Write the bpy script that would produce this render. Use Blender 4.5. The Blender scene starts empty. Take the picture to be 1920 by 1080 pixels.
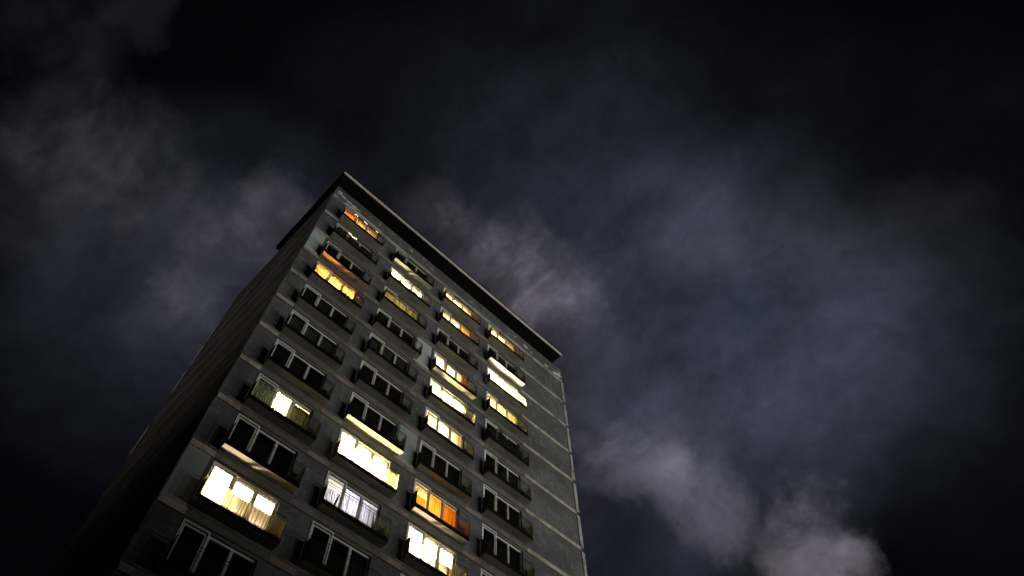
import bpy, math, random
from mathutils import Matrix, Vector, noise

random.seed(7)
C = bpy.context.scene.collection
sc = bpy.context.scene

# ------------------------------------------------------------------ camera
CAM = Vector((-3.955, -20.898, 1.583))
Z0 = 46.8                                   # height of the top floor band
cam_data = bpy.data.cameras.new('camera')
cam_data.sensor_width = 36.0
cam_data.lens = 1278.92 * 36 / 1920
cam_data.clip_start = 0.1
cam_data.clip_end = 3000
cam = bpy.data.objects.new('camera', cam_data); C.objects.link(cam)
RR = ((0.709345, -0.704739, -0.013106), (0.610489, 0.62356, -0.48834), (0.352325, 0.338401, 0.872555))
right, down, fwd = (Vector(r) for r in RR)
m = Matrix((right, -down, -fwd)).transposed().to_4x4()
m.translation = CAM
cam.matrix_world = m
sc.camera = cam
sc.view_settings.view_transform = 'Standard'
sc.view_settings.look = 'None'
sc.view_settings.exposure = 0
sc.view_settings.gamma = 1
sc.cycles.use_denoising = True
sc.cycles.max_bounces = 8
sc.cycles.transparent_max_bounces = 12
sc.cycles.sample_clamp_indirect = 4

# ------------------------------------------------------------------ night sky: blue gaps and town-lit clouds
CLOUD = [
  (0.3647,0.3064,0.8792, 0.092, 0.0600), (0.3620,0.3090,0.8795, 0.045, 0.0450), (0.3280,0.3060,0.8937, 0.035, 0.0250), (0.2768,0.3727,0.8857, 0.062, 0.0260),
  (0.4475,0.3357,0.8289, 0.083, 0.0300), (0.5232,0.3711,0.7672, 0.066, 0.0350), (0.6035,0.3611,0.7109, 0.083, 0.0400),
  (0.6770,0.3202,0.6627, 0.071, 0.0520), (0.7803,0.2306,0.5813, 0.071, 0.0900), (0.8100,0.1944,0.5532, 0.047, 0.0500),
  (0.6053,0.2979,0.7382, 0.083, 0.0220), (0.0127,0.5018,0.8649, 0.062, 0.0350), (0.0207,0.5746,0.8182, 0.076, 0.0300),
  (0.0299,0.6262,0.7791, 0.061, 0.0130), (-0.1354,0.5441,0.8281, 0.086, 0.0150), (-0.1953,0.5338,0.8227, 0.069, 0.0090),
  (-0.0966,0.5401,0.8361, 0.051, 0.0080), (-0.2702,0.4647,0.8432, 0.074, 0.0060), (-0.2274,0.3903,0.8922, 0.038, 0.0060),
  (-0.1665,0.6326,0.7564, 0.064, 0.0060), (0.4704,0.0938,0.8775, 0.066, 0.0120), (0.5572,0.0119,0.8303, 0.089, 0.0080),
  (0.6349,-0.0853,0.7679, 0.092, 0.0060), (0.2135,0.3738,0.9026, 0.069, 0.0120)]
BLUE = [
  (0.5707,0.1460,0.8081, 0.227, 0.0340), (0.4911,0.1646,0.8554, 0.160, 0.0130), (0.3488,0.1808,0.9196, 0.196, 0.0090),
  (0.6850,0.0772,0.7244, 0.167, 0.0110), (0.2256,0.2755,0.9344, 0.169, 0.0060), (0.0311,0.5677,0.8227, 0.193, 0.0160),
  (0.0096,0.6829,0.7305, 0.161, 0.0080), (0.6161,0.4088,0.6733, 0.175, 0.0180), (0.6861,0.2277,0.6910, 0.164, 0.0180),
  (0.3697,-0.0001,0.9291, 0.194, 0.0035), (0.6734,-0.0607,0.7368, 0.134, 0.0060), (-0.1193,0.6577,0.7438, 0.136, 0.0040),
  (0.4265,0.2808,0.8598, 0.121, 0.0100), (0.20,0.10,0.975, 0.22, 0.0040), (0.10,0.30,0.95, 0.18, 0.0045), (0.752,0.02,0.658, 0.20, 0.0045), (0.56,-0.13,0.817, 0.20, 0.0035)]
SKY_GAIN = 1.05
world = bpy.data.worlds.new('World'); sc.world = world; world.use_nodes = True
nt = world.node_tree; nt.nodes.clear()
def N(t, **kw):
    n = nt.nodes.new(t)
    for k, v in kw.items(): setattr(n, k, v)
    return n
def L(a, b): nt.links.new(a, b)
def M(op, a, b=None, c=None):
    n = N('ShaderNodeMath', operation=op)
    for i, v in enumerate((a, b, c)):
        if v is None: continue
        if isinstance(v, (int, float)): n.inputs[i].default_value = v
        else: L(v, n.inputs[i])
    return n.outputs[0]
def VM(op, a, b):
    n = N('ShaderNodeVectorMath', operation=op)
    for i, v in enumerate((a, b)):
        if isinstance(v, (tuple, list)): n.inputs[i].default_value = v
        elif isinstance(v, (int, float)): n.inputs['Scale'].default_value = v
        else: L(v, n.inputs[i])
    return n.outputs['Value'] if op == 'DOT_PRODUCT' else n.outputs['Vector']
tc = N('ShaderNodeTexCoord').outputs['Generated']
def fbm(scale, detail, vec, rough=0.55, dist=0.0):
    n = N('ShaderNodeTexNoise'); n.inputs['Scale'].default_value = scale; n.inputs['Detail'].default_value = detail
    n.inputs['Roughness'].default_value = rough; n.inputs['Distortion'].default_value = dist; L(vec, n.inputs['Vector']); return n
def warped(scale, amt):
    w = fbm(scale, 8, tc, .6).outputs['Color']
    s = VM('SUBTRACT', w, (.5, .5, .5))
    sn = N('ShaderNodeVectorMath', operation='SCALE'); L(s, sn.inputs[0]); sn.inputs['Scale'].default_value = amt
    a = VM('ADD', tc, sn.outputs[0])
    nn = N('ShaderNodeVectorMath', operation='NORMALIZE'); L(a, nn.inputs[0]); return nn.outputs[0]
vc = warped(5.0, 0.22)
vb = warped(2.5, 0.12)
def field(blobs, vec, k):
    acc = None
    for (x, y, z, r, a) in blobs:
        d = VM('DOT_PRODUCT', vec, (x, y, z))
        mr = N('ShaderNodeMapRange', interpolation_type='SMOOTHSTEP'); L(d, mr.inputs['Value'])
        mr.inputs['From Min'].default_value = math.cos(r * k); mr.inputs['From Max'].default_value = 1.0
        mr.inputs['To Min'].default_value = 0; mr.inputs['To Max'].default_value = a
        acc = mr.outputs[0] if acc is None else M('ADD', acc, mr.outputs[0])
    return acc
fc = field(CLOUD, vc, 1.3); fb = field(BLUE, vb, 1.3)
mpn = N('ShaderNodeMapping'); mpn.inputs['Rotation'].default_value = (.5, .3, .9); mpn.inputs['Scale'].default_value = (1.3, .75, 1.0); L(tc, mpn.inputs['Vector'])
n1 = fbm(6, 10, mpn.outputs[0], .6, .25).outputs['Fac']
n2 = fbm(3.5, 9, mpn.outputs[0], .6, .2).outputs['Fac']
mod = N('ShaderNodeMapRange', interpolation_type='SMOOTHSTEP'); L(n1, mod.inputs['Value'])
mod.inputs['From Min'].default_value = .40; mod.inputs['From Max'].default_value = .60
mod.inputs['To Min'].default_value = .38; mod.inputs['To Max'].default_value = 1.3
mod2 = N('ShaderNodeMapRange'); L(n2, mod2.inputs['Value'])
mod2.inputs['From Min'].default_value = .3; mod2.inputs['From Max'].default_value = .7
mod2.inputs['To Min'].default_value = .35; mod2.inputs['To Max'].default_value = 1.6
fc = M('MULTIPLY', fc, mod.outputs[0]); fb = M('MULTIPLY', fb, mod2.outputs[0])
n3 = N('ShaderNodeMapRange'); L(fbm(22, 8, vc, .65).outputs['Fac'], n3.inputs['Value'])
n3.inputs['From Min'].default_value = .3; n3.inputs['From Max'].default_value = .7; n3.inputs['To Min'].default_value = .80; n3.inputs['To Max'].default_value = 1.2
fc = M('MULTIPLY', fc, n3.outputs[0]); fb = M('MULTIPLY', fb, n3.outputs[0])
teal = field([(0.5707, 0.1460, 0.8081, 0.075, 0.012), (.60, .115, .79, .06, .006)], vc, 1.3)
# town glow low over the horizon
sep = N('ShaderNodeSeparateXYZ'); L(tc, sep.inputs[0])
gl = N('ShaderNodeMapRange', interpolation_type='SMOOTHSTEP'); L(sep.outputs['Z'], gl.inputs['Value'])
gl.inputs['From Min'].default_value = .42; gl.inputs['From Max'].default_value = 0
gl.inputs['To Min'].default_value = 0; gl.inputs['To Max'].default_value = .012
def colmul(col, fac):
    n = N('ShaderNodeVectorMath', operation='SCALE'); n.inputs[0].default_value = col; L(fac, n.inputs['Scale']); return n.outputs[0]
tot = VM('ADD', colmul((.93, .85, 1.05), fc), colmul((.65, .70, 1.10), fb))
tot = VM('ADD', tot, colmul((.1, .5, .7), teal))
tot = VM('ADD', tot, colmul((1.0, .85, .7), gl.outputs[0]))
tot = VM('ADD', tot, (.0009, .0008, .0013))
bgn = N('ShaderNodeBackground'); L(tot, bgn.inputs['Color']); bgn.inputs['Strength'].default_value = SKY_GAIN
out = N('ShaderNodeOutputWorld'); L(bgn.outputs[0], out.inputs['Surface'])

# the moon behind the clouds, just a trace
moon_data = bpy.data.lights.new('moon', 'SUN'); moon_data.energy = 0.015; moon_data.angle = math.radians(10); moon_data.color = (.8, .88, 1)
moon = bpy.data.objects.new('moon', moon_data); C.objects.link(moon)
moon.rotation_euler = Vector((.5707, .1460, .8081)).to_track_quat('Z', 'Y').to_euler()

# ------------------------------------------------------------------ materials
def mat(name): 
    mt = bpy.data.materials.new(name); mt.use_nodes = True
    return mt, mt.node_tree, mt.node_tree.nodes['Principled BSDF']
def mnode(t, typ, **kw):
    n = t.nodes.new(typ)
    for k, v in kw.items(): setattr(n, k, v)
    return n
def plain(name, col, rough=.6, metal=0, var=.25, scale=3, spec=.5):
    mt, t, b = mat(name)
    tcx = mnode(t, 'ShaderNodeTexCoord'); nz = mnode(t, 'ShaderNodeTexNoise'); nz.inputs['Scale'].default_value = scale; nz.inputs['Detail'].default_value = 5
    t.links.new(tcx.outputs['Object'], nz.inputs['Vector'])
    mr = mnode(t, 'ShaderNodeMapRange'); mr.inputs['From Min'].default_value = .3; mr.inputs['From Max'].default_value = .7
    mr.inputs['To Min'].default_value = 1 - var; mr.inputs['To Max'].default_value = 1 + var
    t.links.new(nz.outputs['Fac'], mr.inputs['Value'])
    sc_ = mnode(t, 'ShaderNodeVectorMath', operation='SCALE'); sc_.inputs[0].default_value = col; t.links.new(mr.outputs[0], sc_.inputs['Scale'])
    t.links.new(sc_.outputs[0], b.inputs['Base Color'])
    b.inputs['Roughness'].default_value = rough; b.inputs['Metallic'].default_value = metal; b.inputs['Specular IOR Level'].default_value = spec
    return mt
def masonry(name, base, mortar, streak, patch, side=False):
    """brick-faced wall with lime streaks and repaired patches; coordinates are the building's own"""
    mt, t, b = mat(name)
    tcx = mnode(t, 'ShaderNodeTexCoord'); sp = mnode(t, 'ShaderNodeSeparateXYZ'); t.links.new(tcx.outputs['Object'], sp.inputs[0])
    cb = mnode(t, 'ShaderNodeCombineXYZ')
    t.links.new(sp.outputs['Y' if side else 'X'], cb.inputs['X']); t.links.new(sp.outputs['Z'], cb.inputs['Y'])
    br = mnode(t, 'ShaderNodeTexBrick'); br.inputs['Scale'].default_value = 1.0
    br.inputs['Brick Width'].default_value = .26; br.inputs['Row Height'].default_value = .08; br.inputs['Mortar Size'].default_value = .008
    br.inputs['Color1'].default_value = (*base, 1); br.inputs['Color2'].default_value = (*[c * .62 for c in base], 1); br.inputs['Mortar'].default_value = (*mortar, 1)
    t.links.new(cb.outputs[0], br.inputs['Vector'])
    # dirt running down and across
    def ns(sx, sy, scale, detail=6):
        mp = mnode(t, 'ShaderNodeMapping'); mp.inputs['Scale'].default_value = (sx, sy, 1); t.links.new(cb.outputs[0], mp.inputs['Vector'])
        n = mnode(t, 'ShaderNodeTexNoise'); n.inputs['Scale'].default_value = scale; n.inputs['Detail'].default_value = detail; n.inputs['Roughness'].default_value = .62
        t.links.new(mp.outputs[0], n.inputs['Vector']); return n.outputs['Fac']
    def ramp(v, a, bb, lo=0., hi=1.):
        r = mnode(t, 'ShaderNodeMapRange'); r.inputs['From Min'].default_value = a; r.inputs['From Max'].default_value = bb
        r.inputs['To Min'].default_value = lo; r.inputs['To Max'].default_value = hi; t.links.new(v, r.inputs['Value']); return r.outputs[0]
    def mix(f, a, col, mode='MIX'):
        x = mnode(t, 'ShaderNodeMix', data_type='RGBA', blend_type=mode); t.links.new(f, x.inputs['Factor'])
        t.links.new(a, x.inputs['A'])
        if isinstance(col, tuple): x.inputs['B'].default_value = (*col, 1)
        else: t.links.new(col, x.inputs['B'])
        return x.outputs['Result']
    c = br.outputs['Color']
    c = mix(ramp(ns(1, 1, .35, 4), .42, .58, 0, .85), c, tuple(x * .42 for x in base))
    c = mix(ramp(ns(1, 2.2, 1.6), .56, .76, 0, streak), c, patch)
    c = mix(ramp(ns(3.0, .5, 1.3), .55, .75, 0, streak * .6), c, patch)
    c = mix(ramp(ns(5, .35, 1.1), .52, .66, 0, .55), c, tuple(x * .45 for x in base))
    c = mix(ramp(ns(.6, 5, 2.2), .5, .7, 0, .55), c, tuple(x * .35 for x in base))
    t.links.new(c, b.inputs['Base Color'])
    bp = mnode(t, 'ShaderNodeBump'); bp.inputs['Strength'].default_value = .35; bp.inputs['Distance'].default_value = .01
    t.links.new(br.outputs['Fac'], bp.inputs['Height']); bp.invert = True
    t.links.new(bp.outputs[0], b.inputs['Normal'])
    b.inputs['Roughness'].default_value = .85; b.inputs['Specular IOR Level'].default_value = .2
    return mt
def stained(name, base, dark, pale, scale=1.2):
    mt, t, b = mat(name)
    tcx = mnode(t, 'ShaderNodeTexCoord')
    def nz(s, d=6):
        n = mnode(t, 'ShaderNodeTexNoise'); n.inputs['Scale'].default_value = s; n.inputs['Detail'].default_value = d; n.inputs['Roughness'].default_value = .65
        t.links.new(tcx.outputs['Object'], n.inputs['Vector']); return n.outputs['Fac']
    def mx(f, a0, a1, a, bcol):
        r = mnode(t, 'ShaderNodeMapRange'); r.inputs['From Min'].default_value = a0; r.inputs['From Max'].default_value = a1; t.links.new(f, r.inputs['Value'])
        x = mnode(t, 'ShaderNodeMix', data_type='RGBA'); t.links.new(r.outputs[0], x.inputs['Factor'])
        if isinstance(a, tuple): x.inputs['A'].default_value = (*a, 1)
        else: t.links.new(a, x.inputs['A'])
        x.inputs['B'].default_value = (*bcol, 1); return x.outputs['Result']
    c = mx(nz(scale), .42, .66, base, dark)
    c = mx(nz(scale * 3.1), .56, .72, c, pale)
    t.links.new(c, b.inputs['Base Color']); b.inputs['Roughness'].default_value = .8; b.inputs['Specular IOR Level'].default_value = .25
    return mt
MT = {}
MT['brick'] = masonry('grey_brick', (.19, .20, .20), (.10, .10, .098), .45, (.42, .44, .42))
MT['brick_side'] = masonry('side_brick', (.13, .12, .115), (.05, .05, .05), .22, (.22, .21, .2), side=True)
MT['panel_pale'] = stained('pale_render', (.50, .56, .50), (.38, .43, .39), (.56, .62, .57), .8)
MT['panel_grey'] = stained('grey_render', (.34, .38, .355), (.28, .31, .29), (.38, .41, .38), .6)
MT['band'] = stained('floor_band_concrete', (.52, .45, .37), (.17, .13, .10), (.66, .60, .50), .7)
MT['whitewash'] = stained('old_whitewash', (.74, .78, .72), (.5, .54, .5), (.8, .82, .78), 2.0)
MT['pier'] = stained('corner_concrete', (.42, .42, .38), (.2, .19, .17), (.55, .55, .5), 1.1)
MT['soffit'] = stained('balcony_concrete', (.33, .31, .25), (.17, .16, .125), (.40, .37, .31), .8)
MT['band_dull'] = stained('dull_band_concrete', (.30, .235, .19), (.15, .115, .09), (.40, .33, .27), .9)
MT['lintel'] = stained('lintel_render', (.17, .155, .12), (.11, .10, .08), (.22, .20, .16), 1.4)
MT['roofslab'] = plain('tarred_roof_board', (.009, .009, .008), .9, spec=.05)
MT['trim'] = stained('roof_edge_trim', (.80, .72, .62), (.60, .50, .40), (.85, .80, .72), .8)
MT['frame'] = plain('white_painted_frame', (.82, .84, .77), .45, var=.12, scale=6)
MT['frame_dim'] = plain('recessed_frame_rebate', (.10, .10, .09), .6)
MT['metal'] = plain('black_painted_metal', (.006, .006, .006), .8, var=.3, spec=.05)
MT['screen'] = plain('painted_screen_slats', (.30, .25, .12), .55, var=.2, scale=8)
MT['screen_out'] = plain('darkened_screen_slats', (.012, .012, .01), .6, var=.3)
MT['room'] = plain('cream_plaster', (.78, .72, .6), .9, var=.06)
MT['roomdark'] = plain('unlit_room_walls', (.02, .022, .024), .9, var=.2)  # room surfaces darkened in colour so unlit flats read black
MT['leaf'] = plain('dark_leaves', (.035, .05, .022), .6, var=.5, scale=7)
MT['leaf_lit'] = plain('orange_lit_leaves', (.30, .12, .03), .6, var=.4, scale=9)  # leaf colour turned orange to carry the window light on it
MT['pot'] = plain('brown_planter', (.05, .035, .025), .7)
MT['ground'] = plain('asphalt', (.05, .05, .05), .9, var=.3, scale=.4)
MT['steel'] = plain('added_mast_steel', (.3, .3, .3), .45, metal=.8)
def glass_mat():
    mt = bpy.data.materials.new('window_glass'); mt.use_nodes = True; t = mt.node_tree; t.nodes.clear()
    tr = mnode(t, 'ShaderNodeBsdfTransparent'); tr.inputs['Color'].default_value = (.93, .95, .94, 1)
    gl_ = mnode(t, 'ShaderNodeBsdfGlossy'); gl_.inputs['Roughness'].default_value = .02; gl_.inputs['Color'].default_value = (.9, .9, .9, 1)
    lw = mnode(t, 'ShaderNodeLayerWeight'); lw.inputs['Blend'].default_value = .5
    pw_ = mnode(t, 'ShaderNodeMath', operation='POWER'); pw_.inputs[1].default_value = 4.5; t.links.new(lw.outputs['Facing'], pw_.inputs[0])
    fr = mnode(t, 'ShaderNodeMath', operation='MULTIPLY_ADD'); fr.inputs[1].default_value = .8; fr.inputs[2].default_value = .03; t.links.new(pw_.outputs[0], fr.inputs[0])
    mx = mnode(t, 'ShaderNodeMixShader'); o = mnode(t, 'ShaderNodeOutputMaterial')
    t.links.new(fr.outputs[0], mx.inputs[0]); t.links.new(tr.outputs[0], mx.inputs[1]); t.links.new(gl_.outputs[0], mx.inputs[2]); t.links.new(mx.outputs[0], o.inputs[0])
    return mt
MT['glass'] = glass_mat()
def infill_mat():
    mt = bpy.data.materials.new('ribbed_wired_glass'); mt.use_nodes = True; t = mt.node_tree; t.nodes.clear()
    tcx = mnode(t, 'ShaderNodeTexCoord'); wv = mnode(t, 'ShaderNodeTexWave'); wv.inputs['Scale'].default_value = 3.2; wv.inputs['Distortion'].default_value = .6
    t.links.new(tcx.outputs['Object'], wv.inputs['Vector'])
    mr = mnode(t, 'ShaderNodeMapRange'); mr.inputs['To Min'].default_value = .03; mr.inputs['To Max'].default_value = .20; t.links.new(wv.outputs['Fac'], mr.inputs['Value'])
    tr = mnode(t, 'ShaderNodeBsdfTransparent'); tr.inputs['Color'].default_value = (.92, .90, .84, 1)
    tl = mnode(t, 'ShaderNodeBsdfTranslucent'); tl.inputs['Color'].default_value = (.80, .70, .34, 1)
    mx = mnode(t, 'ShaderNodeMixShader'); o = mnode(t, 'ShaderNodeOutputMaterial')
    t.links.new(mr.outputs[0], mx.inputs[0]); t.links.new(tr.outputs[0], mx.inputs[1]); t.links.new(tl.outputs[0], mx.inputs[2]); t.links.new(mx.outputs[0], o.inputs[0])
    return mt
MT['infill'] = infill_mat()
_cur = {}
def curtain_mat(col, tr=.6):
    key = (*col, tr)
    if key in _cur: return _cur[key]
    mt = bpy.data.materials.new('curtain_cloth'); mt.use_nodes = True; t = mt.node_tree; t.nodes.clear()
    tcx = mnode(t, 'ShaderNodeTexCoord'); mp = mnode(t, 'ShaderNodeMapping'); mp.inputs['Scale'].default_value = (9, 9, .6); t.links.new(tcx.outputs['Object'], mp.inputs['Vector'])
    nz = mnode(t, 'ShaderNodeTexNoise'); nz.inputs['Scale'].default_value = 1.3; nz.inputs['Detail'].default_value = 3; t.links.new(mp.outputs[0], nz.inputs['Vector'])
    mr = mnode(t, 'ShaderNodeMapRange'); mr.inputs['From Min'].default_value = .3; mr.inputs['From Max'].default_value = .7; mr.inputs['To Min'].default_value = .6; mr.inputs['To Max'].default_value = 1.15
    t.links.new(nz.outputs['Fac'], mr.inputs['Value'])
    s = mnode(t, 'ShaderNodeVectorMath', operation='SCALE'); s.inputs[0].default_value = col; t.links.new(mr.outputs[0], s.inputs['Scale'])
    df = mnode(t, 'ShaderNodeBsdfDiffuse'); tl = mnode(t, 'ShaderNodeBsdfTranslucent'); mx = mnode(t, 'ShaderNodeMixShader'); mx.inputs[0].default_value = tr
    for n in (df, tl): t.links.new(s.outputs[0], n.inputs['Color'])
    o = mnode(t, 'ShaderNodeOutputMaterial'); t.links.new(df.outputs[0], mx.inputs[1]); t.links.new(tl.outputs[0], mx.inputs[2]); t.links.new(mx.outputs[0], o.inputs[0])
    _cur[key] = mt; return mt
def emit_mat(name, col, st):
    mt = bpy.data.materials.new(name); mt.use_nodes = True; t = mt.node_tree; t.nodes.clear()
    e = mnode(t, 'ShaderNodeEmission'); e.inputs['Color'].default_value = (*col, 1); e.inputs['Strength'].default_value = st
    o = mnode(t, 'ShaderNodeOutputMaterial'); t.links.new(e.outputs[0], o.inputs[0]); return mt

# ------------------------------------------------------------------ mesh helpers
class MB:
    def __init__(s): s.v = []; s.f = []
    def box(s, x0, x1, y0, y1, z0, z1):
        b = len(s.v)
        s.v += [(x, y, z) for z in (z0, z1) for y in (y0, y1) for x in (x0, x1)]
        s.f += [tuple(b + i for i in q) for q in ((0, 2, 3, 1), (4, 5, 7, 6), (0, 1, 5, 4), (2, 6, 7, 3), (0, 4, 6, 2), (1, 3, 7, 5))]
        return s
    def tube(s, p, q, r, n=6, r2=None):
        p = Vector(p); q = Vector(q); d = (q - p).normalized(); u = d.orthogonal().normalized(); w = d.cross(u); r2 = r if r2 is None else r2
        b = len(s.v)
        for c, rr in ((p, r), (q, r2)):
            for i in range(n):
                a = 2 * math.pi * i / n; s.v.append(tuple(c + (u * math.cos(a) + w * math.sin(a)) * rr))
        for i in range(n): j = (i + 1) % n; s.f.append((b + i, b + j, b + n + j, b + n + i))
        s.f += [tuple(b + i for i in range(n))[::-1], tuple(b + n + i for i in range(n))]
        return s
    def leaf(s, c, size, rnd):
        a = Vector((rnd.gauss(0, 1), rnd.gauss(0, 1), rnd.gauss(0, 1))).normalized(); u = a.orthogonal().normalized(); w = a.cross(u)
        c = Vector(c); b = len(s.v)
        s.v += [tuple(c + u * size), tuple(c + w * size * .45), tuple(c - u * size), tuple(c - w * size * .45)]
        s.f.append((b, b + 1, b + 2, b + 3))
    def mesh(s, name, m_):
        me = bpy.data.meshes.new(name); me.from_pydata(s.v, [], s.f); me.update(); me.materials.append(m_); return me
def link(name, me, parent=None, loc=(0, 0, 0)):
    o = bpy.data.objects.new(name, me); C.objects.link(o); o.location = loc
    if parent is not None: o.parent = parent
    return o
def tag(o, label, cat, group=None):
    o['label'] = label; o['category'] = cat
    if group: o['group'] = group
    return o

# ------------------------------------------------------------------ ground
g = MB(); g.v = [(-600, -600, 0), (600, -600, 0), (600, 600, 0), (-600, 600, 0)]; g.f = [(0, 1, 2, 3)]
gr = link('ground', g.mesh('ground', MT['ground'])); gr['kind'] = 'structure'

# ------------------------------------------------------------------ tower shell
W, D, H = 23.45, 12.7, 2.8
CX = [1.17, 5.80, 10.42, 15.05]; OW = 3.05
NR = 12; NB = 16
tower = bpy.data.objects.new('apartment_tower', None); C.objects.link(tower); tower.location = (0, 0, 0)
tag(tower, 'tall grey brick apartment tower with four stacks of balconies and some lit windows at night', 'apartment block')
T = tower
b = MB()
b.box(0, W, 0, .3, Z0, Z0 + 1.5)
for r in range(NB):
    zt = Z0 - H * r - .3; zb = Z0 - H * (r + 1)
    if r >= NR: b.box(0, W, 0, .3, zb, zt); continue
    xs = [0] + [v for c in CX for v in (c, c + OW)] + [W]
    for i in range(0, len(xs), 2): b.box(xs[i], xs[i + 1], 0, .3, zb, zt)
    for c in CX: b.box(c, c + OW, 0, .3, zb, zb + .28)
b.box(0, W, 0, .3, 0, Z0 - H * NB)
link('front_wall', b.mesh('front_wall', MT['brick']), T)
me_lintel = MB().box(0.0, OW, .002, .3, -.45, -.3).mesh('lintel', MT['lintel'])
for r in range(NR):
    for c in CX: link('lintel', me_lintel, T, (c, 0, Z0 - H * r))
b = MB().box(0, .3, .3, D, 0, Z0 + 1.5)
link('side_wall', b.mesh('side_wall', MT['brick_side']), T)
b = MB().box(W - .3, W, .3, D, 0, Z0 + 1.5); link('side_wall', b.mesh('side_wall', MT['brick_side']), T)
b = MB().box(.3, W - .3, D - .3, D, 0, Z0 + 1.5); link('rear_wall', b.mesh('rear_wall', MT['brick']), T)
b = MB().box(.31, W - .31, .31, D - .31, Z0 + 1.2, Z0 + 1.46); link('roof_deck', b.mesh('roof_deck', MT['roofslab']), T)
for r in range(NB + 1):
    z = Z0 - H * r
    if r > 0:
        b = MB().box(.04, W - .27, .0, .3, z - .3, z)
        edges = [.04] + [v for c in CX for v in (c - .06, c + OW + .36)] + [W - .27]
        for k in range(0, len(edges), 2):
            pc = MB().box(edges[k], edges[k + 1], -.03, 0, z - .29, z)
            if k in (0, 8): link('band_slab', pc.mesh('band_slab', MT['band']), T)
            else: link('band_slab', pc.mesh('band_slab', MT['band_dull']), T)
        for c in CX: b.box(c - .06, c + OW + .36, -.022, 0, z - .285, z - .004)
        link('floor_band', b.mesh('floor_band', MT['lintel']), T); 
    else:
        b = MB().box(.0, W, .0, .3, z - .3, z).box(.04, W - .05, -.035, 0, z - .28, z + .02)
    if r == 0: link('floor_band', b.mesh('floor_band', MT['band']), T)
    if r: 
        b = MB().box(-.025, 0, .2, D - .5, z - .26, z - .06); link('string_course', b.mesh('string_course', MT['band_dull']), T)
# filler behind the front band where the pier stands
b = MB()
rnd = random.Random(3)
for r in range(1, NB + 1):
    z1 = Z0 - H * (r - 1) - .31; z0 = Z0 - H * r + .02
    if r % 5 == 4:
        b.box(W - .22, W + .03, -.04, .25, z0 + .9, z1)
        b.box(W - .34, W + .03, -.05, .25, z0, z0 + .75)
    else:
        b.box(W - .22 - rnd.random() * .04, W + .03, -.04, .25, z0, z1)
link('corner_pier', b.mesh('corner_pier', MT['pier']), T)
b = MB()
for r in range(1, NB + 1): b.box(W - .27, W, 0, .3, Z0 - H * r - .3, Z0 - H * r)
for r in range(1, NB + 1): b.box(0, .04, 0, .3, Z0 - H * r - .3, Z0 - H * r)
link('corner_joint', b.mesh('corner_joint', MT['brick_side']), T)
b = MB()
for r in (1, 2, 3, 5): b.box(-.05, .2, D - .6, D + .03, Z0 - H * r - 2.5, Z0 - H * r - .3)
link('corner_pier', b.mesh('corner_pier', MT['pier']), T)
jm = MB()
for r in range(1, NB + 1):
    jm.box(.04, W - .25, -.006, -.001, Z0 - H * r - .325, Z0 - H * r - .302)
    jm.box(.04, W - .25, -.006, -.001, Z0 - H * r + .006, Z0 - H * r + .022)
link('mortar_joint', jm.mesh('mortar_joint', MT['metal']), T)
# repaired, repainted wall panels
def panel(x0, x1, r, m_, lab):
    o = link('wall_panel', MB().box(x0, x1, -.012, 0, Z0 - H * (r + 1) + .02, Z0 - H * r - .31).mesh('wall_panel', MT[m_]), T); o['label'] = lab
panel(.05, .95, 2, 'panel_pale', 'pale repainted wall panel near the top left corner')
panel(.05, 1.0, 9, 'panel_grey', 'smooth grey rendered wall panel low on the left corner')
panel(9.0, 10.2, 3, 'panel_pale', 'pale patched wall panel between balconies')
panel(9.0, 10.2, 6, 'panel_grey', 'smooth grey wall panel between balconies')
# roof board
rz = Z0 + 1.5
slab = MB()
xs = [-.3, 5.6, 11.4, 16.6, 22.4]
for a, c in zip(xs, xs[1:]): slab.box(a + .012, c - .012, -1.05, 7.3, rz, rz + .22)
slab.box(-.29, 22.39, -1.04, 7.29, rz + .02, rz + .2)
rs = link('roof_slab', slab.mesh('roof_slab', MT['roofslab']), T)
link('edge_trim', MB().box(-.3, 22.41, -1.12, -1.05, rz - .02, rz + .24).mesh('edge_trim', MT['trim']), rs)
link('coping', MB().box(-.36, 22.46, -1.15, 7.34, rz + .272, rz + .34).mesh('coping', MT['roofslab']), rs)
# flaking whitewash under the eaves
rnd = random.Random(11)
def flake(cx, cz, s):
    n = 9; fl = MB(); pts = []
    for i in range(n):
        a = 2 * math.pi * i / n; rr = s * rnd.uniform(.45, 1.15); pts.append((cx + rr * 1.7 * math.cos(a), -.006, cz + rr * .9 * math.sin(a)))
    fl.v += pts + [(x, -.0, z) for x, y, z in pts]
    fl.f.append(tuple(range(n)))
    for i in range(n): j = (i + 1) % n; fl.f.append((i, n + i, n + j, j))
    link('whitewash_flake', fl.mesh('whitewash_flake', MT['whitewash']), T)
for cx, cz, s in [(.35, .85, .16), (.7, .62, .2), (1.15, .5, .26), (1.75, .42, .22), (2.1, .5, .1), (.3, .45, .08), (2.6, .8, .06), (6.0, .5, .05), (8.2, 1.2, .07), (3.1, .95, .06), (4.0, .9, .07), (5.2, 1.1, .06), (7.0, .9, .1), (9.1, .7, .08), (13.2, .8, .07),
                  (18.0, .9, .12), (19.3, .7, .2), (19.9, .5, .1), (21.6, .4, .14), (23.1, .5, .2), (22.6, .35, .18), (23.2, .85, .12)]: flake(cx, Z0 + cz, s)
o = link('pale_band_strip', MB().box(1.05, 4.35, -.05, -.036, Z0 - .03, Z0 + .07).mesh('pale_band_strip', MT['whitewash']), T)  # paler strip laid over part of the top floor band

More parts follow.
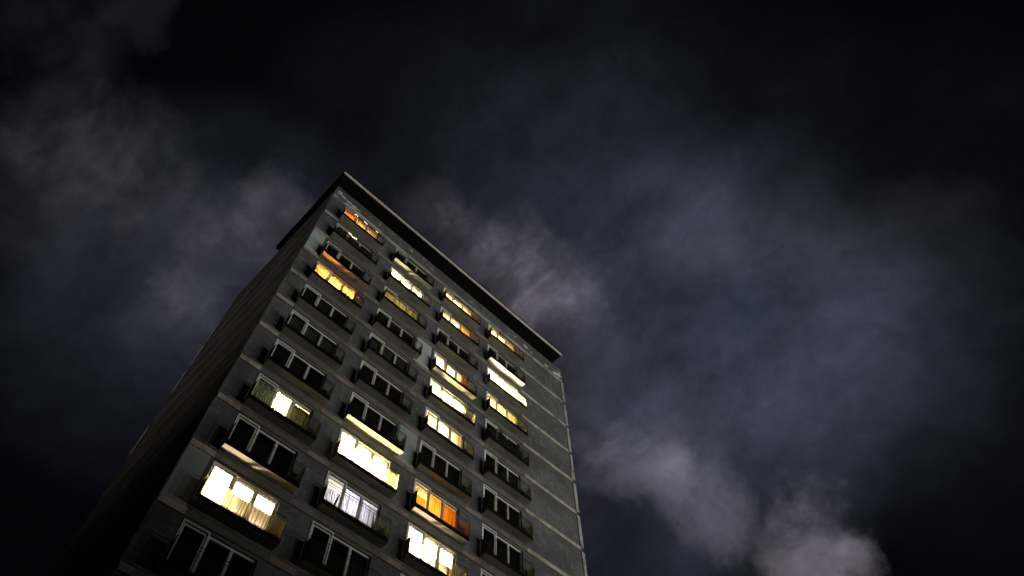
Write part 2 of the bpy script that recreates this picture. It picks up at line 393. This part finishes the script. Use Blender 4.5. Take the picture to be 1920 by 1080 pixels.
# ------------------------------------------------------------------ one cell: window, door, balcony, room (local origin: opening's left edge, floor band's top)
def ring(mb, x0, x1, z0, z1, t, y0, y1, bottom=True):
    mb.box(x0, x0 + t, y0, y1, z0, z1); mb.box(x1 - t, x1, y0, y1, z0, z1); mb.box(x0 + t, x1 - t, y0, y1, z1 - t, z1)
    if bottom: mb.box(x0 + t, x1 - t, y0, y1, z0, z0 + t)
zt, zf = -.45, -H + .282
wf = MB(); wf.box(1.06, 3.049, .10, .17, zt - .075, zt - .002)
wf.box(1.06, 1.13, .10, .17, zf, zt - .075); wf.box(2.985, 3.049, .10, .17, zf, zt - .075)
wf.box(1.995, 2.105, .10, .17, zf, zt - .075); wf.box(2.012, 2.04, .09, .10, zf, zt - .1); wf.box(2.06, 2.088, .09, .10, zf, zt - .1)
wf.box(1.13, 1.995, .11, .17, zf, zf + .08); wf.box(2.105, 2.985, .11, .17, zf, zf + .08)
me_win = wf.mesh('window', MT['frame'])
sf = MB(); ring(sf, 1.135, 1.985, zf + .085, zt - .08, .03, .125, .16); ring(sf, 2.115, 2.98, zf + .085, zt - .08, .03, .125, .16)
me_sash = sf.mesh('sash', MT['frame_dim'])
me_p1 = MB().box(1.165, 1.985 - .03, .14, .146, zf + .115, zt - .11).mesh('pane', MT['glass'])
me_p2 = MB().box(2.145, 2.95, .14, .146, zf + .115, zt - .11).mesh('pane', MT['glass'])
df = MB(); ring(df, 0.001, 1.058, zf, zt + .03, .055, -.03, .06)
me_door = df.mesh('balcony_door', MT['frame'])
ds = MB(); ring(ds, .085, .975, zf + .06, zt - .10, .05, .0, .05)
me_dsash = ds.mesh('sash', MT['frame'])
me_dreb = MB().box(.056, 1.003, .052, .06, zt - .10, zt - .025).box(.056, .085, .052, .06, zf + .056, zt - .10).box(.975, 1.003, .052, .06, zf + .056, zt - .10).mesh('rebate', MT['frame_dim'])
me_dp = MB().box(.135, .925, .03, .036, zf + .11, zt - .15).mesh('pane', MT['glass'])
FZ = -H + .28                                # walking level of the shallow balconies
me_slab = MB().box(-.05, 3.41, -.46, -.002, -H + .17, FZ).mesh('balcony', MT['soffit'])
rl = MB()
for z_ in (1.39, 1.26): rl.tube((-.04, -.445, -H + z_), (3.40, -.445, -H + z_), .016 if z_ > 1.3 else .011)
rl.tube((-.04, -.445, -H + .46), (3.40, -.445, -H + .46), .012)
rl.box(-.05, 3.41, -.468, -.461, -H + .175, -H + .41)
for x in (-.04, 1.10, 2.25, 3.40): rl.tube((x, -.445, FZ), (x, -.445, -H + 1.39), .014)
me_rail = rl.mesh('railing', MT['metal'])
inf = MB()
for a_, c_ in ((-.025, 1.085), (1.115, 2.235), (2.265, 3.385)): 
    n_ = 36
    for i in range(n_):
        xa = a_ + (c_ - a_) * i / n_; xb = a_ + (c_ - a_) * (i + 1) / n_; ya = -.445 + .006 * (i % 2); yb = -.445 + .006 * ((i + 1) % 2); k = len(inf.v)
        inf.v += [(xa, ya, -H + .42), (xb, yb, -H + .42), (xb, yb, -H + 1.25), (xa, ya, -H + 1.25)]; inf.f.append((k, k + 1, k + 2, k + 3))
me_inf = inf.mesh('infill_panel', MT['infill'])
def screen(x, m_):
    s = MB()
    for i in range(4):
        y = -.43 + i * .103; s.box(x - .006, x + .006, y, y + .093, FZ + .02, -H + 1.25 - .012 * ((i * 37) % 3))
    s.tube((x, -.445, -H + 1.39), (x, -.01, -H + 1.39), .016); s.tube((x, -.445, -H + 1.26), (x, -.01, -H + 1.26), .011)
    return s.mesh('side_screen', m_)
me_scl = screen(-.04, MT['screen_out']); me_scr = screen(3.40, MT['screen'])  # left screen gets a darkened colour for its unlit outer face
def room_mesh(m_):
    s = MB(); x0, x1, y0, y1, z0, z1 = -.4, 3.5, .302, 3.9, -H + .281, -.34
    s.box(x0, x1, y1, y1 + .05, z0, z1); s.box(x0 - .05, x0, y0, y1, z0, z1); s.box(x1, x1 + .05, y0, y1, z0, z1)
    s.box(x0, x1, y0, y1, z1, z1 + .05); s.box(x0, x1, y0, y1, z0 - .05, z0)
    return s.mesh('room', m_)
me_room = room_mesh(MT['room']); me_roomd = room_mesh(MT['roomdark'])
sh = MB()
for i in range(12):
    a, c = 2 * math.pi * i / 12, 2 * math.pi * (i + 1) / 12; bse = len(sh.v)
    sh.v += [(.02 * math.cos(a), .02 * math.sin(a), .16), (.02 * math.cos(c), .02 * math.sin(c), .16), (.045 * math.cos(c), .045 * math.sin(c), .10), (.045 * math.cos(a), .045 * math.sin(a), .10)]
    sh.f.append((bse, bse + 1, bse + 2, bse + 3))
sh.tube((0, 0, .15), (0, 0, .5), .006)
me_shade = sh.mesh('pendant_lamp', MT['screen_out'])
sm_ = MB(); sm_.tube((0, 0, 0), (0, 0, .02), .035, 10); sm_.tube((0, 0, .02), (0, 0, .32), .008)
me_stand = sm_.mesh('standard_lamp', MT['screen_out'])
def curtain(parent, x0, x1, ztop, zbot, col, tr, rnd, y=.235, period=.12, amp=.028):
    s = MB(); n = max(8, int((x1 - x0) / period * 8)); ph = rnd.random() * 6
    for i in range(n + 1):
        x = x0 + (x1 - x0) * i / n; w = math.sin(2 * math.pi * x / period + ph + 1.2 * math.sin(x * 5 + ph)); yy = y + amp * w
        s.v += [(x, yy, zbot), (x, yy + .01 * w, ztop)]
        if i: k = 2 * i; s.f.append((k - 2, k, k + 1, k - 1))
    me = s.mesh('curtain', curtain_mat(col, tr))
    for p in me.polygons: p.use_smooth = True
    return link('curtain', me, parent)

PX = [(.03, 1.03), (1.08, 2.05), (2.06, 3.03)]
# per flat: light colour, power, lamp (x, y, height over floor), curtains per pane (colour, top, translucency), label
Y = (1, .80, .42); CR = (1, .86, .62); WH = (1, .93, .84); OR = (1, .45, .10)
wc = (.85, .80, .66); lav = (.80, .80, .98); yl = (.85, .74, .38); org = (.95, .42, .06); grn = (.13, .17, .14)
FL = {
 (0, 0): dict(c=(1, .55, .18), P=20, h=1.7, cur=[(org, .0, .6), (yl, .0, .5), (yl, .0, .5)], lab='window glowing dull orange with small bright lamps behind it'),
 (0, 3): dict(c=(1, .30, .045), P=95, h=1.55, ly=.42, cur=[None, ((.9, .50, .2), -.76, .12), ((.95, .42, .12), -.76, .14)], lab='window glowing bright orange'),
 (0, 7): dict(c=(1, .88, .46), P=60, h=1.4, cur=[((.05, .07, .06), 0, .08), ((.95, .93, .8), 0, .8), ((.08, .09, .07), -.12, .08)], lab='window with only the middle pane brightly lit', box=True),
 (0, 9): dict(c=(1, .76, .50), P=105, h=1.55, ly=.42, cur=[None, ((.80, .74, .64), -.60, .05), ((.80, .74, .64), -.60, .05)], lx=1.15, lab='brightly lit window with tan pleated curtains beside a white door'),
 (1, 1): dict(c=(1, .82, .46), P=110, h=1.55, ly=.42, cur=[None, (wc, -.76, .3), (yl, -.76, .2)], lab='cream lit window behind plants'),
 (1, 2): dict(c=(1, .85, .35), P=3.5, h=1.5, cur=[(yl, 0, .6), (yl, 0, .6), (yl, 0, .6)], lab='window with dim olive blinds'),
 (1, 7): dict(c=(1, .77, .32), P=220, h=1.55, ly=.42, cur=[None, None, None], lab='very bright yellow uncurtained window'),
 (1, 8): dict(c=(.96, .93, 1.0), P=15, h=1.5, cur=[((.8, .8, .95), -.55, .6), (lav, 0, .45), (lav, -.12, .42)], lab='window with pale lavender curtains'),
 (2, 0): dict(c=(1, .76, .32), P=100, h=1.5, cur=[(wc, 0, .5), (wc, 0, .5), (wc, 0, .5)], lab='cream yellow lit window under the roof'),
 (2, 1): dict(c=(1, .80, .48), P=45, h=1.5, cur=[(wc, -.1, .5), (wc, 0, .6), (org, 0, .6)], lab='lit window with an orange blind at its right end'),
 (2, 3): dict(c=(1, .74, .45), P=190, h=1.2, cur=[(wc, -.15, .6), (wc, 0, .6), (wc, 0, .55)], lab='lit window with dark red drapes', half=True),
 (2, 4): dict(c=(1, .80, .42), P=190, h=1.55, ly=.42, cur=[(wc, -.68, .5), None, ((.95,.92,.8), -.68, .4)], lab='very bright cream window behind a row of plants'),
 (2, 5): dict(c=(1, .80, .48), P=60, h=1.6, cur=[(wc, -.45, .6), (wc, 0, .6), (wc, 0, .55)], lab='cream lit window with plain drawn curtains'),
 (2, 7): dict(c=(1, .66, .26), P=16, h=1.2, cur=[((.95, .52, .10), -.60, .6), ((.95, .56, .14), -.02, .6), ((.9, .42, .06), -.12, .5)], lab='window with orange curtains'),
 (2, 8): dict(c=(1, .76, .48), P=140, h=1.55, ly=.42, cur=[None, ((.95, .9, .85), -.78, .2), ((.9, .78, .6), -.78, .08)], lab='bright white lit window with thin curtains'),
 (3, 0): dict(c=(1, .75, .30), P=95, h=1.5, cur=[(wc, 0, .6), (wc, 0, .5), (yl, 0, .4)], lab='yellow lit window at the top right of the tower'),
 (3, 2): dict(c=(1, .80, .58), P=220, h=1.55, ly=.42, cur=[None, None, None], lab='very bright pinkish white uncurtained window'),
 (3, 3): dict(c=(1, .80, .32), P=85, h=1.5, cur=[(wc, -.3, .6), (yl, 0, .6), (yl, 0, .5)], lab='yellow lit window with a dark figure shaped gap'),
}
DARKCUR = {(0, 5): [grn, grn, grn], (1, 4): [grn, grn, grn], (0, 4): [None, (.04, .045, .04), None], (3, 5): [None, None, (.10, .09, .07)], (0, 10): [(.03, .035, .035), None, None], (1, 9): [None, None, (.07, .07, .06)], (1, 3): [(.03, .03, .03), None, None]}
PW = 16.0
for ci, cx in enumerate(CX):
    for r in range(NR):
        z = Z0 - H * r; loc = (cx, 0, z); rnd = random.Random(ci * 50 + r); sp = FL.get((ci, r))
        w = link('window', me_win, T, loc); link('sash', me_sash, w); link('pane', me_p1, w); link('pane', me_p2, w)
        d = link('balcony_door', me_door, T, loc); link('sash', me_dsash, d); link('rebate', me_dreb, d); link('pane', me_dp, d)
        bal = link('balcony', me_slab, T, loc); link('railing', me_rail, bal); link('infill_panel', me_inf, bal); link('side_screen', me_scl, bal); link('side_screen', me_scr, bal)
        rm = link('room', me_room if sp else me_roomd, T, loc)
        if sp:
            w['label'] = sp['lab']
            for k, cu in enumerate(sp['cur']):
                if cu is None: continue
                col, dz, tr = cu
                curtain(w if k else d, PX[k][0], PX[k][1], zt + dz + .0, zf + .02, col, tr, rnd)
            if sp.get('half'):
                curtain(w, 1.08, 1.34, zt, zf + .02, (.22, .04, .03), .3, rnd, y=.20); curtain(w, 2.55, 3.03, zt, zf + .02, (.55, .16, .06), .35, rnd, y=.20)
            lx = sp.get('lx', 1.6 + rnd.uniform(-.3, .3))
            def bulb(parent, p, rad, z_):
                ld = bpy.data.lights.new('bulb', 'POINT'); ld.energy = p * PW; ld.color = sp['c']; ld.shadow_soft_size = rad
                lo = bpy.data.objects.new('bulb', ld); C.objects.link(lo); lo.parent = parent; lo.location = (0, 0, z_)
            near = 'ly' in sp
            pl = link('pendant_lamp', me_shade, rm, (lx, 1.35, -H + 1.6))
            bulb(pl, sp['P'] * (.22 if near else 1), .28, .0)
            if near:                                     # a lamp standing close behind the curtain throws light up on the balcony above
                for x_ in ((.5, 1.55, 2.6) if sp['P'] > 90 else (lx,)):
                    st = link('standard_lamp', me_stand, rm, (x_, .44, -H + .282))
                    bulb(st, sp['P'] * 1.3 / (2.4 if sp['P'] > 90 else 1), .07, .42)
        else:
            for k, col in enumerate(DARKCUR.get((ci, r), [])):
                if col: curtain(w if k else d, PX[k][0], PX[k][1], zt - .1, zf + .02, col, .2, rnd)

# ------------------------------------------------------------------ plants and other things on the balconies
def planter(ci, r, x0, x1, hgt, label, leaf='leaf', hang=.0, dens=900, name='balcony_planter', y=-.30, prof=None):
    rnd = random.Random(hash((ci, r, round(x0 * 10))) % 1000 + 5)
    cz = Z0 - H * (r + 1) + .281
    root = bpy.data.objects.new(name, None); C.objects.link(root); root.location = (CX[ci] + (x0 + x1) / 2, y, cz)
    hw = (x1 - x0) / 2
    t_ = MB().box(-hw, hw, -.10, .10, .0, .02).box(-hw, hw, -.10, -.085, .02, .20).box(-hw, hw, .085, .10, .02, .20).box(-hw, -hw + .015, -.085, .085, .02, .20).box(hw - .015, hw, -.085, .085, .02, .20).box(-hw + .015, hw - .015, -.085, .085, .02, .16)
    link('trough', t_.mesh('trough', MT['pot']), root)
    f = MB(); nst = max(3, int((x1 - x0) / .12))
    tops = []
    for i in range(nst):
        x = -hw + (i + .5) * (2 * hw) / nst + rnd.uniform(-.04, .04)
        h = hgt * (rnd.uniform(.45, 1.05) if prof is None else prof(i / nst) * rnd.uniform(.8, 1.1)); tops.append((x, h))
        f.tube((x, 0, .12), (x + rnd.uniform(-.06, .06), rnd.uniform(-.04, .04), h), .006, 4)
    n = int(dens * (x1 - x0))
    for k in range(n):
        x, h = rnd.choice(tops); t0 = rnd.random() ** .7
        rad = .05 + .11 * math.sin(math.pi * min(1, t0 + .1))
        f.leaf((max(-hw - .12, min(hw + .1, x + rnd.gauss(0, rad))), max(-.13, min(.22, rnd.gauss(.0, rad * .7))), .14 + (h - .1) * t0 + rnd.gauss(0, .03)), rnd.uniform(.02, .05), rnd)
    link('foliage', f.mesh('foliage', MT[leaf]), root)
    tag(root, label, 'balcony plant', 'planted troughs standing on the balconies'); return root
planter(0, 1, .0, 2.9, .95, 'dark overgrown plants filling the balcony second from the top in the left stack', dens=1300)
planter(0, 3, -.1, .75, 1.0, 'plants lit from behind, the orange glow put into their leaf colour, on the bright orange balcony', leaf='leaf_lit', dens=900)
planter(0, 3, 1.9, 2.9, .5, 'low dark plants at the right end of the bright orange balcony')
planter(1, 1, .0, 1.0, .48, 'low plants before the cream window second from the top in the second stack')
planter(1, 1, 1.7, 2.6, .62, 'dark bushy plants before the right half of the cream window under the roof', dens=1300)
planter(2, 4, .7, 2.9, .46, 'ragged row of plants along the very bright cream window in the third stack', dens=1100)
planter(3, 4, .2, 1.7, 1.45, "tall black plant mass on the left of the fifth balcony, right stack", dens=2000)
planter(3, 4, 1.7, 3.0, 1.15, 'dark bush at the right end of the fifth balcony, right stack', dens=2000)
planter(3, 5, 1.0, 1.9, .9, 'straggly dark plant before the sixth window down in the right stack', dens=400)
planter(1, 6, 2.5, 3.0, .8, 'small plant at the right end of the balcony above the very bright yellow window')
planter(1, 7, 2.75, 3.05, 1.12, 'spiky plant at the right corner of the very bright yellow balcony', dens=700)

# strings of small lamps hung on two balconies
def fairy(ci, r, pts, label):
    cz = Z0 - H * (r + 1); root = bpy.data.objects.new('fairy_lights', None); C.objects.link(root); root.location = (CX[ci], -.47, cz + .36)
    s = MB()
    for a, c in zip(pts, pts[1:]): s.tube((a[0], 0, a[1]), (c[0], 0, c[1]), .004, 4)
    link('cable', s.mesh('cable', MT['metal']), root)
    me = bpy.data.meshes.get('small_bulb')
    if me is None:
        q = MB(); q.tube((0, 0, -.025), (0, 0, .0), .02, 6, .034); q.tube((0, 0, .0), (0, 0, .03), .034, 6, .012); me = q.mesh('small_bulb', emit_mat('warm_bulb', (1, .72, .42), 3.0))
    for x, z_ in pts: link('bulb', me, root, (x, -.03, z_ - .03))
    tag(root, label, 'fairy lights', 'strings of small lamps hung on balcony railings')
fairy(0, 1, [(.85, .98), (.93, .93), (1.0, .99), (1.08, .90), (1.16, .86), (1.22, .80), (1.30, .93), (1.36, .88), (1.42, .98), (1.47, .93)], 'short string of small warm lamps among overgrown dark plants')
fairy(0, 0, [(.72, 1.02), (.80, 1.06), (.90, .99), (1.5, 1.02), (1.62, 1.0), (1.72, .97), (2.55, 1.02), (2.66, 1.02)], 'scattered small bright lamps along the railing of the top left balcony')

# closed parasols leaning on two balconies
def parasol(ci, r, x, lean, label):
    root = bpy.data.objects.new('closed_parasol', None); C.objects.link(root); root.location = (CX[ci] + x, -.36, Z0 - H * (r + 1) + .281); root.rotation_euler = (0, lean, 0)
    link('pole', MB().tube((0, 0, 0), (0, 0, 1.05), .012).mesh('pole', MT['metal']), root)
    s = MB(); s.tube((0, 0, .30), (0, 0, .55), .055, 8, .045); s.tube((0, 0, .55), (0, 0, 1.0), .045, 8, .014)
    link('canopy', s.mesh('canopy', MT['screen_out']), root)
    tag(root, label, 'parasol', 'closed parasols leaning on balconies')
parasol(1, 8, 2.62, -.12, 'closed dark parasol leaning before the right lavender curtain')
parasol(1, 8, .52, .16, 'closed dark parasol leaning before the door beside the lavender curtains')

# ------------------------------------------------------------------ floodlight masts added outside the picture to light the front and left wall
def mast(x, y, h, power, aim, label, cone=35):
    root = bpy.data.objects.new('added_floodlight_mast', None); C.objects.link(root); root.location = (x, y, 0)
    link('pole', MB().tube((0, 0, 0), (0, 0, h), .12, 12, .07).mesh('pole', MT['steel']), root)  # pole of the added mast
    tgt = (Vector(aim) - Vector((x, y, h))).normalized()
    hd = link('added_lamp_head', MB().box(-.3, .3, -.2, .2, -.1, .12).mesh('added_lamp_head', MT['steel']), root, (0, 0, h + .35))
    hd.rotation_euler = (-tgt).to_track_quat('Z', 'Y').to_euler()
    link('added_mast_bracket', MB().tube((0, 0, h), (0, 0, h + .25), .05).mesh('added_mast_bracket', MT['steel']), root)
    ld = bpy.data.lights.new('floodlight', 'SPOT'); ld.energy = power; ld.color = (1, .99, .94); ld.shadow_soft_size = 1.2; ld.spot_size = math.radians(cone); ld.spot_blend = 1  # added lamp that lights the front and left wall
    lo = bpy.data.objects.new('floodlight', ld); C.objects.link(lo); lo.parent = root; lo.location = Vector((0, 0, h + .35)) + tgt * .5
    lo.rotation_euler = (-tgt).to_track_quat('Z', 'Y').to_euler()
    tag(root, label, 'floodlight', 'added unseen floodlight masts facing the tower')
for k, (x, y) in enumerate([(62, -84), (78, -74), (92, -62), (102, -50)]):
    mast(x, y, 18, 51000, (18, 0, 41), ['added floodlight mast nearest straight ahead of the tower', 'added floodlight mast second from the nearest one ahead', 'added floodlight mast second from the far right one', 'added floodlight mast farthest right of the tower'][k])
mast(-60, 16, 22, 20000, (0, 6, 48), 'added floodlight mast off the dark flank of the tower', 50)  # added so the left wall is not fully black
